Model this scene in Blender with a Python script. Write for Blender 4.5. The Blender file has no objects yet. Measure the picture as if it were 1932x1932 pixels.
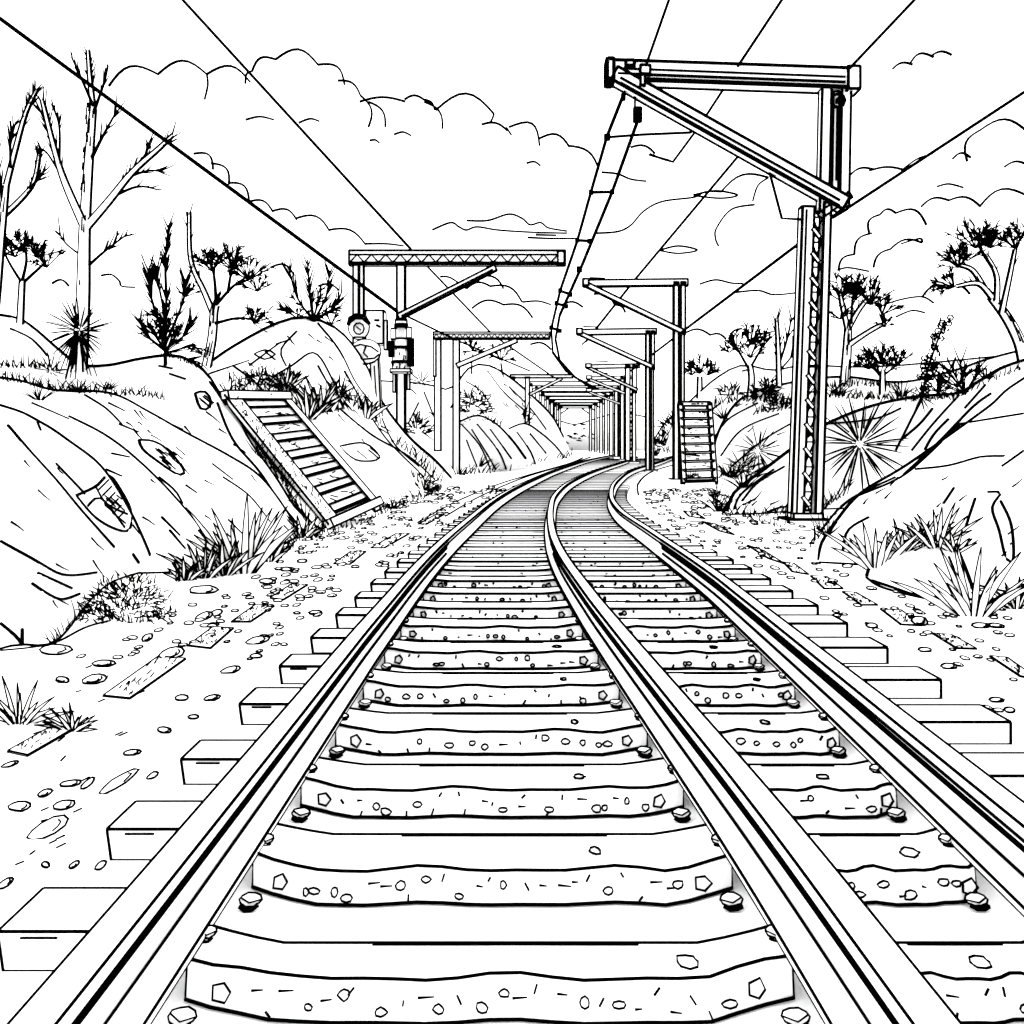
import bpy, math, random
from mathutils import Vector, noise
from mathutils.bvhtree import BVHTree
random.seed(7)
R=random.uniform
# ---------- survey constants: eye height, focal factor, horizon ----------
F=1800.0; CX=966.0; HY=840.0; H=1.05; GZ=-0.085
INKS=1.6
CAM=Vector((0,0,H))
def P(x,y,D): return Vector(((x-CX)/F*D, D, H-(y-HY)/F*D))
def GD(y,z=GZ): return (H-z)*F/max(y-HY,4)
def G(x,y,z=GZ): return P(x,y,GD(y,z))
# ---------- materials ----------
def mat_white(name,a,b,scale):
    m=bpy.data.materials.new(name); m.use_nodes=True; nt=m.node_tree; nt.nodes.clear()
    o=nt.nodes.new('ShaderNodeOutputMaterial'); d=nt.nodes.new('ShaderNodeBsdfDiffuse')
    n=nt.nodes.new('ShaderNodeTexNoise'); n.inputs['Scale'].default_value=scale
    r=nt.nodes.new('ShaderNodeValToRGB')
    r.color_ramp.elements[0].color=(a,a,a,1); r.color_ramp.elements[1].color=(b,b,b,1)
    tc=nt.nodes.new('ShaderNodeTexCoord')
    nt.links.new(tc.outputs['Object'],n.inputs['Vector'])
    nt.links.new(n.outputs['Fac'],r.inputs['Fac']); nt.links.new(r.outputs['Color'],d.inputs['Color'])
    nt.links.new(d.outputs[0],o.inputs[0]); return m
def mat_ink():
    m=bpy.data.materials.new('black_ink'); m.use_nodes=True; nt=m.node_tree; nt.nodes.clear()
    o=nt.nodes.new('ShaderNodeOutputMaterial'); d=nt.nodes.new('ShaderNodeBsdfDiffuse')
    d.inputs['Color'].default_value=(0.0002,0.0002,0.0002,1); nt.links.new(d.outputs[0],o.inputs[0]); return m
INK=mat_ink()
ROCK=mat_white('white_rock',.86,.89,2); STEEL=mat_white('white_painted_steel',.86,.89,8)
WOOD=mat_white('whitewashed_sleeper',.86,.89,5); GRND=mat_white('white_ground',.86,.89,1)
LEAF=mat_white('white_plant',.86,.89,6)
# ---------- builder ----------
class B:
    def __init__(s,name,white=ROCK):
        s.name=name; s.v=[]; s.f=[]; s.m=[]; s.white=white
    def poly(s,pts,mi=0):
        i=len(s.v); s.v+= [tuple(p) for p in pts]; s.f.append(tuple(range(i,i+len(pts)))); s.m.append(mi)
    def mesh(s,vs,fs,mi=0):
        i=len(s.v); s.v+=[tuple(p) for p in vs]
        for f in fs: s.f.append(tuple(i+k for k in f)); s.m.append(mi)
    def tube(s,pts,w,w1=None,closed=False,mi=1,sides=4,prof=None):
        pts=[Vector(p) for p in pts]; n=len(pts)
        if n<2: return
        if w1 is None: w1=w
        i0=len(s.v); sc=INKS if mi==1 else 1
        for i,p in enumerate(pts):
            if closed: t=pts[(i+1)%n]-pts[i-1]
            else: t=pts[min(i+1,n-1)]-pts[max(i-1,0)]
            if t.length<1e-9: t=Vector((0,0,1))
            t.normalize()
            up=Vector((0,1,0)) if abs(t.y)<.9 else Vector((0,0,1))
            a=t.cross(up).normalized(); b=t.cross(a)
            k=i/(n-1); ww=(w+(w1-w)*k)*sc
            if prof: ww*=prof[min(i,len(prof)-1)]
            r=ww/2*max(p.y,.8)/F
            for j in range(sides):
                an=2*math.pi*(j+.5)/sides
                s.v.append(tuple(p+a*(math.cos(an)*r)+b*(math.sin(an)*r)))
        for i in range(n if closed else n-1):
            q=i0+i*sides; u=i0+((i+1)%n)*sides
            for j in range(sides):
                s.f.append((q+j,q+(j+1)%sides,u+(j+1)%sides,u+j)); s.m.append(mi)
        if not closed:
            s.f.append(tuple(i0+j for j in range(sides))); s.m.append(mi)
            s.f.append(tuple(i0+(n-1)*sides+j for j in range(sides))); s.m.append(mi)
    def hexa(s,c,w=5,edges=True,mi=0):
        s.mesh(c,[(0,1,2,3),(4,5,6,7),(0,1,5,4),(1,2,6,5),(2,3,7,6),(3,0,4,7)],mi)
        if edges:
            for a,b in [(0,1),(1,2),(2,3),(3,0),(4,5),(5,6),(6,7),(7,4),(0,4),(1,5),(2,6),(3,7)]:
                s.tube([c[a],c[b]],w)
    def bar(s,p0,p1,w,d,iw=5,mi=0,edges=True):
        p0=Vector(p0);p1=Vector(p1); t=(p1-p0).normalized(); y=Vector((0,1,0))
        n=t.cross(y).normalized()*w/2; y=n.cross(t).normalized()*d/2
        s.hexa([p0-n-y,p0+n-y,p0+n+y,p0-n+y,p1-n-y,p1+n-y,p1+n+y,p1-n+y],iw*.86,edges,mi)
    def limb(s,pts,w0,w1,iw=4,back=True):
        pts=[Vector(p) for p in pts]; n=len(pts)
        s.tube(pts,w0,w1,mi=0,sides=8)
        for sg in ((1,0),(-1,0),(0,1)):
            o=[]
            for i,p in enumerate(pts):
                t=(pts[min(i+1,n-1)]-pts[max(i-1,0)]).normalized()
                a=t.cross(Vector((0,1,0)))
                if a.length<.05: a=Vector((1,0,0))
                a.normalize(); b=Vector((0,1,0))
                r=((w0+(w1-w0)*i/(n-1))/2+iw*.35)*p.y/F
                o.append(p+a*r*sg[0]+b*r*sg[1])
            s.tube(o,iw)
    def make(s,parent=None):
        me=bpy.data.meshes.new(s.name); me.from_pydata(s.v,[],s.f)
        me.materials.append(s.white); me.materials.append(INK)
        me.polygons.foreach_set('material_index',s.m); me.update()
        o=bpy.data.objects.new(s.name,me); bpy.context.collection.objects.link(o)
        if parent: o.parent=parent
        return o
def empty(name):
    e=bpy.data.objects.new(name,None); bpy.context.collection.objects.link(e); return e
def cr(pts,n=6):
    pts=[tuple(p) for p in pts]
    if len(pts)<3: 
        a,b=pts; return [tuple(a[k]+(b[k]-a[k])*i/n for k in range(len(a))) for i in range(n+1)]
    q=[pts[0]]+pts+[pts[-1]]; o=[]
    for i in range(1,len(q)-2):
        for j in range(n):
            t=j/n
            o.append(tuple(.5*(2*q[i][k]+(q[i+1][k]-q[i-1][k])*t+(2*q[i-1][k]-5*q[i][k]+4*q[i+1][k]-q[i+2][k])*t*t+(-q[i-1][k]+3*q[i][k]-3*q[i+1][k]+q[i+2][k])*t**3) for k in range(len(q[0]))))
    o.append(pts[-1]); return o
def resample(pts,n):
    pts=[Vector(p) for p in pts]; L=[0]
    for a,b in zip(pts,pts[1:]): L.append(L[-1]+(b-a).length)
    o=[];k=0
    for i in range(n):
        d=L[-1]*i/(n-1)
        while k<len(L)-2 and L[k+1]<d: k+=1
        t=(d-L[k])/max(L[k+1]-L[k],1e-9); o.append(pts[k].lerp(pts[k+1],min(max(t,0),1)))
    return o
# ---------- terrain ----------
BV=[]
def shell(name,crest,base,w=5,back=4.0,N=60,M=10,baseink=True):
    b=B(name,ROCK)
    c=[P(*p) for p in cr(crest,5)]; g=[(G(*p) if len(p)==2 else P(*p)) for p in cr(base,5)]
    c=resample(c,N); g=resample(g,N); rows=[]
    for j in range(M+1):
        t=j/M; row=[]
        for i in range(N):
            vz=t*.6+.4*math.sin(t*math.pi/2)
            p=g[i].lerp(c[i],t); p.z=g[i].z+(c[i].z-g[i].z)*vz
            row.append(p)
        rows.append(row)
    r=[]; r2=[]
    for i in range(N):
        p=c[i].copy(); p.y+=back*.3; p.x*=p.y/(p.y-back*.3); p.z=GZ+(c[i].z-GZ)*.55; r.append(p)
        p=c[i].copy(); p.y+=back; p.x*=p.y/(p.y-back); p.z=GZ-.02; r2.append(p)
    rows+= [r,r2]
    vs=[p for row in rows for p in row]; fs=[]
    for j in range(len(rows)-1):
        for i in range(N-1): fs.append((j*N+i,j*N+i+1,(j+1)*N+i+1,(j+1)*N+i))
    b.mesh(vs,fs)
    b.tube([p+Vector((0,-.01,p.y*.0006)) for p in c],w)
    if baseink: b.tube([p+Vector((0,-.01,.006)) for p in g],w*.8)
    BV.append(BVHTree.FromPolygons([tuple(v) for v in vs],fs))
    return b
def hit0(x,y):
    d=(P(x,y,1)-CAM).normalized(); best=None
    if y>HY+6:
        best=G(x,y)
    for t in BV:
        l,n,i,ds=t.ray_cast(CAM,d)
        if l and (best is None or ds<(best-CAM).length): best=l
    return best
def hit(x,y):
    for k_ in range(40):
        h=hit0(x,y+k_*4)
        if h is not None: return h
    return P(x,y,60)
def draw(b,pts,w=4,smooth=True,w1=None):
    if smooth and len(pts)>2: pts=cr(pts,6)
    L=sum(math.dist(a,c) for a,c in zip(pts,pts[1:])); n=max(3,int(L/9))
    pp=resample([(p[0],p[1],0) for p in pts],n); run=[]
    def flush(r):
        if len(r)>1: b.tube(r,w,w1)
    for p in pp:
        h=hit0(p.x,p.y)
        if h is None: flush(run); run=[]; continue
        h=h+(CAM-h).normalized()*(w*.7*h.y/F)
        if run and abs(run[-1].y-h.y)>.2*h.y: flush(run); run=[]
        run.append(h)
    flush(run)
def ticks(b,x0,y0,x1,y1,n,ang,l=30,w=3.5):
    for _ in range(n):
        x=R(x0,x1);y=R(y0,y1);a=math.radians(ang+R(-14,14)); L=R(.4,1.3)*l
        draw(b,[(x,y),(x+L*.5*math.cos(a)+R(-2,2),y+L*.5*math.sin(a)),(x+L*math.cos(a),y+L*math.sin(a))],w,w1=w*.4)

ground=B('ground',GRND)
S=900
ground.poly([(-S,-20,GZ),(S,-20,GZ),(S,1500,GZ),(-S,1500,GZ)])
h1=shell('rocky_hillside',[(-250,700,7),(0,765,7.2),(75,797,7.5),(130,833,8),(190,880,8.2),(240,955,8.4),(280,1040,8.6),(287,1072,8.8)],
 [(-250,1330),(0,1225),(100,1215),(165,1140),(210,1100),(285,1076)])
h2=shell('rocky_hillside',[(-250,700,11),(0,713,11),(100,737,11.2),(205,742,11.3),(280,778,11.4),(340,812,11.5),(430,860,11.6),(490,900,11.7),(540,965,11.75),(562,1010,11.8)],
 [(-250,1110),(200,1085),(330,1080),(460,1062),(562,1014)])
h3=shell('rocky_hillside',[(-250,560,18),(0,595,16),(50,610,16),(110,660,15.5),(150,688,15),(205,690,14.5),(270,677,14.2),(335,672,14),(385,700,13.8),(420,752,13.6),(500,860,13.3),(620,1000,12.9)],
 [(-250,1020),(200,1015),(500,1012),(622,1002)],baseink=False)
h4=shell('rocky_hillside',[(330,720,19),(385,692,19),(440,655,19),(520,612,19),(580,600,19),(640,625,19),(690,690,20),(720,760,21),(770,825,24),(820,870,28),(850,903,32)],
 [(500,985),(640,985),(718,957),(790,930),(852,905)],baseink=False)
h5=shell('rocky_hillside',[(720,720,50),(800,725,50),(850,735,50),(885,695,52),(920,690,52),(960,712,55),(1000,745,62),(1040,785,72),(1062,825,84)],
 [(760,903),(870,897),(960,882),(1020,870),(1078,860)],w=3.5,baseink=False)
h6=shell('rocky_hillside',[(860,800,37),(900,785,37),(935,800,37.5),(965,830,39),(992,866,42)],[(862,893),(900,893),(950,887),(992,882)],w=3.5,baseink=False)
h7=shell('rocky_hillside',[(960,810,47),(990,800,47),(1020,818,50),(1045,840,56),(1060,858,64)],[(962,880),(1000,877),(1030,872),(1062,866)],w=3,baseink=False)
r0=shell('boulder',[(1634,1088,8.1),(1645,1062,8.1),(1680,1035,8.1),(1715,1020,8.1),(1760,1022,8),(1800,1035,7.9),(1815,1060,7.8),(1830,1100,7.6),(1842,1140,7.2)],
 [(1634,1090),(1660,1108),(1720,1125),(1790,1138),(1845,1142)],back=1.2)
r1=shell('boulder',[(1545,1058,9.4),(1550,1025,9.6),(1580,980,9.8),(1625,930,10),(1700,885,10),(1780,830,10.2),(1870,765,10.4),(1932,715,10.5),(2200,560,10.5)],
 [(1545,1062),(1640,1068),(1750,1085),(1932,1125),(2200,1180)],back=3)
r2=shell('rocky_hillside',[(1375,968,15.9),(1385,930,16.2),(1450,880,16.5),(1500,842,16.8),(1560,800,17),(1650,765,17),(1740,748,17),(1810,742,17),(1850,718,17),(1932,680,17),(2200,620,17)],
 [(1375,972),(1450,969),(1545,962),(1700,960),(2200,962)])
r3=shell('rocky_hillside',[(1345,900,32),(1350,830,33),(1385,765,34),(1425,740,34),(1480,725,34),(1540,715,34),(1600,712,34),(1700,722,33),(1800,700,33),(1900,668,33),(2200,600,33)],
 [(1345,905),(1400,903),(1600,903),(2200,904)],w=4,baseink=False)
r4=shell('rocky_hillside',[(1225,848,90),(1255,800,80),(1300,760,74),(1350,715,70),(1400,690,70),(1460,700,70),(1520,690,70),(1700,690,70),(2200,640,70)],
 [(1225,865),(1300,870),(1500,870),(2200,870)],w=3,baseink=False)
# rock surface cracks and holes
for pts in [[(0,1020),(60,1053),(118,1084),(182,1080)],[(15,802),(60,855),(105,905),(155,965),(215,1032)],[(70,797),(76,812)],
 [(105,875),(160,932)],[(250,1045),(262,1062)],[(0,1175),(30,1200),(42,1217)],[(42,1186),(42,1215)],[(70,1080),(135,1110)],[(60,1100),(110,1130),(150,1120)]]: draw(h1,pts,4.2)
def hole(b,o,hatch=8,w=4):
    draw(b,o+[o[0]],w)
    cx=sum(p[0] for p in o)/len(o); cy=sum(p[1] for p in o)/len(o); W=max(p[0] for p in o)-cx; Hh=max(p[1] for p in o)-cy
    for i in range(hatch):
        a=R(0,1)*W*.9; yy=cy+R(-.3,.6)*Hh
        draw(b,[(cx+a-10,yy-6),(cx+a,yy+2),(cx+a+8,yy+9)],2.5)
hole(h1,[(143,935),(180,918),(205,897),(228,925),(247,965),(243,1000),(215,997),(178,975)],10)
draw(h1,[(180,918),(200,950),(240,970)],3.5); draw(h1,[(165,955),(190,940),(235,995)],3.5)
for k in range(6): draw(h1,[(205+k*6,905+k*12),(185+k*8,925+k*10)],2.5)
hole(h2,[(262,830),(288,832),(318,850),(347,888),(335,895),(300,872),(270,848)],14)
hole(h3,[(368,742),(385,738),(397,752),(394,770),(378,770)],4)
hole(h4,[(640,842),(680,835),(702,845),(715,866),(672,868)],3,3); hole(h4,[(480,668),(500,660),(520,668),(500,678)],2,3)
for pts in [[(205,760),(235,775)],[(225,800),(262,815)],[(300,790),(345,810)],[(210,855),(245,862)],[(200,885),(230,898)],[(350,915),(372,930)],[(300,900),(330,925),(345,950)],
 [(305,975),(340,1010)],[(375,1000),(398,1030)],[(130,785),(190,815),(240,850),(300,905),(350,960),(390,1010)],[(60,760),(130,790)],[(320,1000),(350,1035)],[(400,875),(440,905)],[(430,980),(460,1010)],
 [(160,745),(200,770),(230,800)],[(420,900),(470,935),(510,985)]]: draw(h2,pts,3.8,w1=2.5)
for pts in [[(440,770),(470,830),(520,900),(560,960),(610,1003)],[(300,690),(325,695)],[(320,705),(350,715)],[(395,720),(425,765)],[(410,760),(440,830),(490,890),(530,950),(575,1005)],[(20,620),(60,640),(90,672)]]: draw(h3,pts,3.8)
for pts in [[(500,720),(550,690),(592,665),(622,705),(645,765)],[(470,690),(530,645)],[(395,705),(470,680)],[(640,770),(700,820),(770,860),(820,905)],[(600,690),(625,735)],[(650,700),(690,770),(730,830),(790,890)],[(520,650),(548,640)],
 [(440,690),(480,720),(500,745)],[(600,610),(640,660),(670,720),(700,760)],[(720,790),(745,840),(790,880)],[(560,625),(530,660),(540,690)]]: draw(h4,pts,3.6,w1=2.5)
for pts in [[(870,800),(905,840),(925,885)],[(880,830),(900,880)],[(900,800),(940,850),(955,885)],[(925,810),(965,865)],[(890,810),(915,850),(935,885)]]: draw(h6,pts,2.6)
for pts in [[(975,815),(1000,850),(1010,875)],[(1000,818),(1030,855)]]: draw(h7,pts,2.5)
for pts in [[(880,720),(910,740),(930,775)],[(920,700),(950,740),(990,775)],[(960,730),(1000,770),(1030,810)],[(890,760),(920,780)],[(870,740),(850,770)],[(800,740),(820,790)],[(790,760),(770,800)]]: draw(h5,pts,2.6)
ticks(h1,20,850,240,1170,12,40,34); ticks(h2,210,770,540,1030,26,38,26,3.2); ticks(h4,450,630,820,900,40,42,20,2.8)
ticks(h5,860,720,1000,780,16,45,16,2.3)
for pts in [[(1550,1000),(1600,945),(1690,900)],[(1705,895),(1770,835),(1835,768),(1870,742)],[(1727,885),(1790,878),(1850,862),(1895,860)],[(1735,868),(1760,822),(1790,790)],
 [(1864,928),(1888,930),(1872,958),(1885,1000),(1898,1052),(1912,1054),(1908,990),(1888,945)],[(1810,800),(1870,790),(1932,780)],[(1700,830),(1735,800),(1760,770)],[(1800,920),(1780,950)],[(1890,880),(1932,850)],
 [(1620,935),(1700,900),(1760,850),(1810,800)],[(1590,1040),(1600,1000),(1640,975)],[(1840,940),(1820,1000)]]: draw(r1,pts,3.8)
for pts in [[(1385,960),(1400,930),(1460,885)],[(1555,800),(1650,790),(1700,770)],[(1450,965),(1480,955),(1500,960)],[(1740,752),(1720,790),(1690,850)],[(1810,745),(1760,800),(1720,850)],[(1860,725),(1820,770)],[(1400,945),(1430,910),(1480,880)]]: draw(r2,pts,3.3)
for pts in [[(1360,760),(1340,775)],[(1345,830),(1375,790),(1430,760)],[(1400,700),(1440,690)],[(1640,690),(1690,675)],[(1360,860),(1400,810),(1470,780)],[(1380,880),(1440,830),(1490,800)],[(1600,715),(1570,740)],[(1850,690),(1820,710)]]: draw(r3,pts,2.8)
ticks(r2,1390,860,1490,960,12,-35,22,2.8); ticks(r1,1600,900,1920,1050,14,-40,26,3); ticks(r3,1360,740,1480,850,14,-35,16,2.3)
draw(r0,[(1645,1095),(1690,1110),(1740,1128)],4); draw(r0,[(1790,1050),(1800,1075)],3.5)
draw(ground,[(1545,1062),(1640,1068)],4)
draw(ground,[(0,1228),(60,1222),(105,1213),(160,1185),(205,1172)],4)
for s in [[(1300,985),(1330,985)],[(1500,1000),(1530,1002)]]: draw(ground,s,3)

# ---------- railway ----------
def lerp1(tab,D):
    if D<=tab[0][0]: return tab[0][1]
    for (a,b),(c,d) in zip(tab,tab[1:]):
        if D<=c: return b+(d-b)*(D-a)/(c-a)
    (a,b),(c,d)=tab[-2:]; return d+(d-b)/(c-a)*(D-c)
def table(pix):
    out=[]
    for x,y in pix:
        D=(H-.17)*F/(y-HY); out.append((D,(x-CX)/F*D))
    return out
LR=[(.6,-.735),(1.45,-.728),(2.9,-.722),(4,-.72),(5,-.713)]+table([(810,1045),(878,985),(944,935),(1003,905),(1062,882),(1121,865),(1170,856)])
MR=[(.6,.66),(1.45,.645),(2.05,.632),(2.51,.615),(3.02,.59),(4.01,.54),(4.95,.495),(5.8,.46),(7.73,.405),(9.9,.415)]+table([(1039,960),(1050,930),(1082,905),(1130,885),(1180,870),(1205,861)])
RR=[(.6,1.146),(2.25,1.217),(2.91,1.246),(3.56,1.274),(4.4,1.31),(5.66,1.36),(6.46,1.39),(7.73,1.41),(9.9,1.43)]+table([(1168,960),(1153,930),(1165,905),(1196,885),(1245,871),(1270,862)])
def smooth_tab(t):
    c=cr(t,6); return [(p[0],p[1]) for p in c]
LR,MR,RR=map(smooth_tab,(LR,MR,RR))
track=empty('railway_track')
def wD(D,w): return w*(1 if D<5 else max(.34,1-(D-5)*.026))
def rail(name,tab):
    b=B(name,STEEL)
    Ds=[]; D=.9
    while D<tab[-1][0]: Ds.append(D); D*=1.045
    prof=[(-.072,0),(-.072,.018),(-.012,.035),(-.012,.125),(-.036,.135),(-.036,.17),(.036,.17),(.036,.135),(.012,.125),(.012,.035),(.072,.018),(.072,0)]
    pos=[(lerp1(tab,D),D) for D in Ds]
    fr=[]
    for i,(x,y) in enumerate(pos):
        x0,y0=pos[max(i-1,0)]; x1,y1=pos[min(i+1,len(pos)-1)]
        t=Vector((x1-x0,y1-y0,0)).normalized(); fr.append(Vector((t.y,-t.x,0)))
    n=len(prof); vs=[]; fs=[]
    for (x,y),nn in zip(pos,fr):
        for a,z in prof: vs.append(Vector((x,y,z+.002))+nn*a)
    for i in range(len(pos)-1):
        for j in range(n): fs.append((i*n+j,i*n+(j+1)%n,(i+1)*n+(j+1)%n,(i+1)*n+j))
    b.mesh(vs,fs)
    for a,z,w in [(-.036,.17,4.8),(.036,.17,4.8),(-.036,.138,6.2),(.036,.138,6.2),(-.014,.1,9),(.014,.1,9),(-.018,.04,4.5),(.018,.04,4.5),(-.072,.018,4.6),(.072,.018,4.6),(-.072,.0,3),(.072,.0,3)]:
        pts=[Vector((x,y,z+.002))+nn*a for (x,y),nn in zip(pos,fr)]
        near=[p for p in pts if p.y<9]; far=[p for p in pts if p.y>=8.5]
        b.tube(near,w,w*.72)
        if z>.1 or z==.018: b.tube(far,min(w,4.6)*.66,w*.27)
    b.make(track)
rail('left_rail',LR); rail('centre_rail',MR); rail('right_rail',RR)

sl=B('sleepers',WOOD); bal=B('stones_on_sleepers',WOOD)
def loop(b,c,a,ww,hh,w=3,n=8,plane='xz',rot=0):
    pts=[]
    for i in range(n):
        t=2*math.pi*i/n; r=R(.8,1.15)
        u=math.cos(t)*ww/2*r; v=math.sin(t)*hh/2*r
        u,v=u*math.cos(rot)-v*math.sin(rot),u*math.sin(rot)+v*math.cos(rot)
        pts.append(Vector((c[0]+u,c[1],c[2]+v)) if plane=='xz' else Vector((c[0]+u,c[1]+v,c[2])))
    b.tube(pts,w,closed=True)
def bowed(D,dep,xa,xb,hgt,bow,w,detail):
    n=20 if D<8 else 6
    F0=[];F1=[];K0=[];K1=[]; ph=R(0,6)
    for i in range(n+1):
        u=i/n; x=xa+(xb-xa)*u; s=1-(2*u-1)**2
        s=min(1,s*2.0); wb=(math.sin(u*17+ph)+math.sin(u*31+ph*2)*.6)*.003*(1 if D<6 else 0)
        yf=D+bow*(1-s)+wb*2
        yb=D+dep+bow*.9*(1-s)
        F0.append(Vector((x,yf-.012,GZ+.004))); F1.append(Vector((x,yf,wb))); K1.append(Vector((x,yb,0)))
        K0.append(Vector((x,yb,GZ+.002)))
    for A,C in ((F0,F1),(F1,K1),(K1,K0)):
        vs=A+C; sl.mesh(vs,[(i,i+1,n+2+i,n+1+i) for i in range(n)])
    sl.tube([p+Vector((0,0,.002)) for p in F1],w); sl.tube([p+Vector((0,0,.002)) for p in K1],w*.9)
    if D<8: 
        m0=int(n*.3); sl.tube([p+Vector((0,-.008*D/2,.003)) for p in K1[m0:n-m0+2]],w*.8)
    if D<22: sl.tube([p+Vector((0,-.004,.004)) for p in F0],w)
    if D<12:
        sl.tube([F0[0],F1[0],K1[0]],w*.8); sl.tube([F0[-1],F1[-1],K1[-1]],w*.8)
    L=xb-xa
    def at(u,v):
        f=u*n; i=min(int(f),n-1); return F1[i].lerp(F1[i+1],f-i).lerp(F0[i].lerp(F0[i+1],f-i),v)+Vector((0,-.014,0))
    if detail:
        m=int(L*(21 if D<3.2 else 14))
        for k in range(m):
            u=.1+.8*(k+R(.1,.9))/m; q=at(u,R(.25,.75))
            c=R(0,1)
            if c<.45: loop(bal,q,0,R(.014,.036),R(.014,.026),2.9,8)
            elif c<.8: 
                q=at(u,random.choice((.1,.85,.5))); bal.tube([q,q+Vector((R(-.012,.012),0,R(.01,.02)*(1 if q.z<-.04 else -1)))],3.4)
            else: bal.tube([q,q+Vector((R(.01,.035),0,R(-.004,.004)))],3.6,2)
        for u in (.07,.93):
            q=at(u,.5); loop(bal,q,0,.04,.045,3.4,5)
        if D<5: 
            u=R(.55,.9); q=at(u,0); q.y+=dep*.5; q.z=.006; loop(bal,q,0,R(.02,.05),R(.04,.06),3.2,8,'xy')
    elif D<20:
        m=int(L*9)
        for k in range(m):
            q=at(.05+.9*(k+R(0,1))/m,R(.2,.8)); bal.tube([q,q+Vector((R(.01,.04),0,R(-.01,.01)))],2)
fronts=[1.36,1.88,2.36,2.91,3.5,4.15,4.83,5.5]
while fronts[-1]<75: fronts.append(fronts[-1]+(.62 if fronts[-1]<22 else 1.1 if fronts[-1]<35 else 2.4))
clips=B('rail_clips',STEEL)
def clip(x,D,sg):
    w=3.2 if D<4 else 2.4
    for dd,s,z in ((-.02,.62,GZ+.012),(.16,.42,.004)):
        if s<.6 and D>6: continue
        a=.075*s; h_=.03*s; n=10; ring=[]
        for i in range(n):
            t=math.pi*2*i/n; ring.append(Vector((x+sg*(a*.5+a*.6*math.cos(t)),D+dd+.012*math.sin(t),z+h_*.5+h_*.6*math.sin(t)+R(-.002,.002))))
        ctr=Vector((x+sg*a*.5,D+dd-.016*s,z+h_*.6))
        clips.mesh(ring+[ctr],[(i,(i+1)%n,n) for i in range(n)])
        clips.tube(ring,w,closed=True)
        clips.tube([ring[6]+Vector((0,-.01,-.002)),ring[7]+Vector((0,-.012,-.003)),ring[8]+Vector((0,-.012,-.002)),ring[9]+Vector((0,-.01,0))],w*(2 if s>.6 else 1.4))
        clips.tube([ring[4]+Vector((0,-.01,0)),ctr+Vector((0,-.006,-.003)),ring[0]+Vector((0,-.008,.004))],w*.7)
for k,D in enumerate(fronts):
    dep=.13 if D<2 else min(.19+.01*k,.26); w=wD(D,4.3)*(.72 if D>9 else 1)
    if D>14: w*=.72
    xl=lerp1(LR,D)+.06; xm=lerp1(MR,D); xr=lerp1(RR,D)
    bow=.085 if D<8 else .03
    bowed(D,dep,xl,xm-.06,.08,bow,w,D<7.5)
    bowed(D,dep,xm+.06,xr-.06,.08,bow*.5,w,D<7.5)
    ex=xr+.62 if D<8 else xr+.62-min(.3,(D-8)*.03)
    x0=xr+.075
    if D<25:
        y0,y1=D+.12,D+.12+dep
        sl.hexa([Vector((x0,y0,GZ)),Vector((ex,y0,GZ)),Vector((ex,y1,GZ)),Vector((x0,y1,GZ)),Vector((x0,y0,0)),Vector((ex,y0,0)),Vector((ex,y1,0)),Vector((x0,y1,0))],w)
        if D<9: sl.tube([Vector((x0,y1+.14,GZ+.01)),Vector((x0+.3,y1+.14,GZ+.01)),Vector((ex-.1,y1+.16,GZ+.01))],3.2)
    else: sl.tube([Vector((x0,D,0)),Vector((ex,D,0))],w*.8)
    if D<14:
        clip(xl,D,1); clip(xm-.06,D,-1)
        clip(xr-.06,D,-1); clip(xm+.072,D,.7); clip(xr+.072,D+.1,.7)
outer=[1.52,2.06,2.61,3.19,3.87,4.53,5.2,5.9]
while outer[-1]<30: outer.append(outer[-1]+.66)
for D in outer:
    xr_=lerp1(LR,D)-.075; xe=xr_-.31
    w=wD(D,4.3)*(.8 if D>9 else 1); dep=.2 if D<3.5 else .25
    y0,y1=D,D+dep; c=.012
    sl.hexa([Vector((xe+c,y0,GZ)),Vector((xr_,y0,GZ)),Vector((xr_,y1,GZ)),Vector((xe+c,y1,GZ)),Vector((xe,y0,0)),Vector((xr_,y0,0)),Vector((xr_,y1,0)),Vector((xe,y1,0))],w)
    if D<5:
        sl.tube([Vector((xe+.05,y0-.004,-.012)),Vector((xe+.13,y0-.004,-.012))],3)
    if D<9:
        yy=D+dep+.12
        for zz in (0,.03): sl.hexa([Vector((xr_-.06+zz,yy+zz,GZ+zz)),Vector((xr_,yy+zz,GZ+zz)),Vector((xr_,yy+.09,GZ+zz)),Vector((xr_-.06+zz,yy+.09,GZ+zz)),Vector((xr_-.06+zz,yy+zz,GZ+.02+zz)),Vector((xr_,yy+zz,GZ+.02+zz)),Vector((xr_,yy+.09,GZ+.02+zz)),Vector((xr_-.06+zz,yy+.09,GZ+.02+zz))],5.5)
sl.make(track); bal.make(track); clips.make(track)
ft=B('distant_track',STEEL)
for pts in [[(1205,935),(1203,915),(1225,893),(1270,878),(1300,872)],[(790,985),(850,952),(930,918),(1010,893),(1080,873),(1105,858),(1080,845)],[(840,975),(900,940),(980,905),(1060,880),(1120,860),(1110,845)],
   [(1130,868),(1160,856),(1140,846),(1110,843)],[(1200,862),(1190,850),(1150,844)],[(1240,868),(1290,858),(1320,860)]]: draw(ft,pts,3)
ft.make(track)

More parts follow.
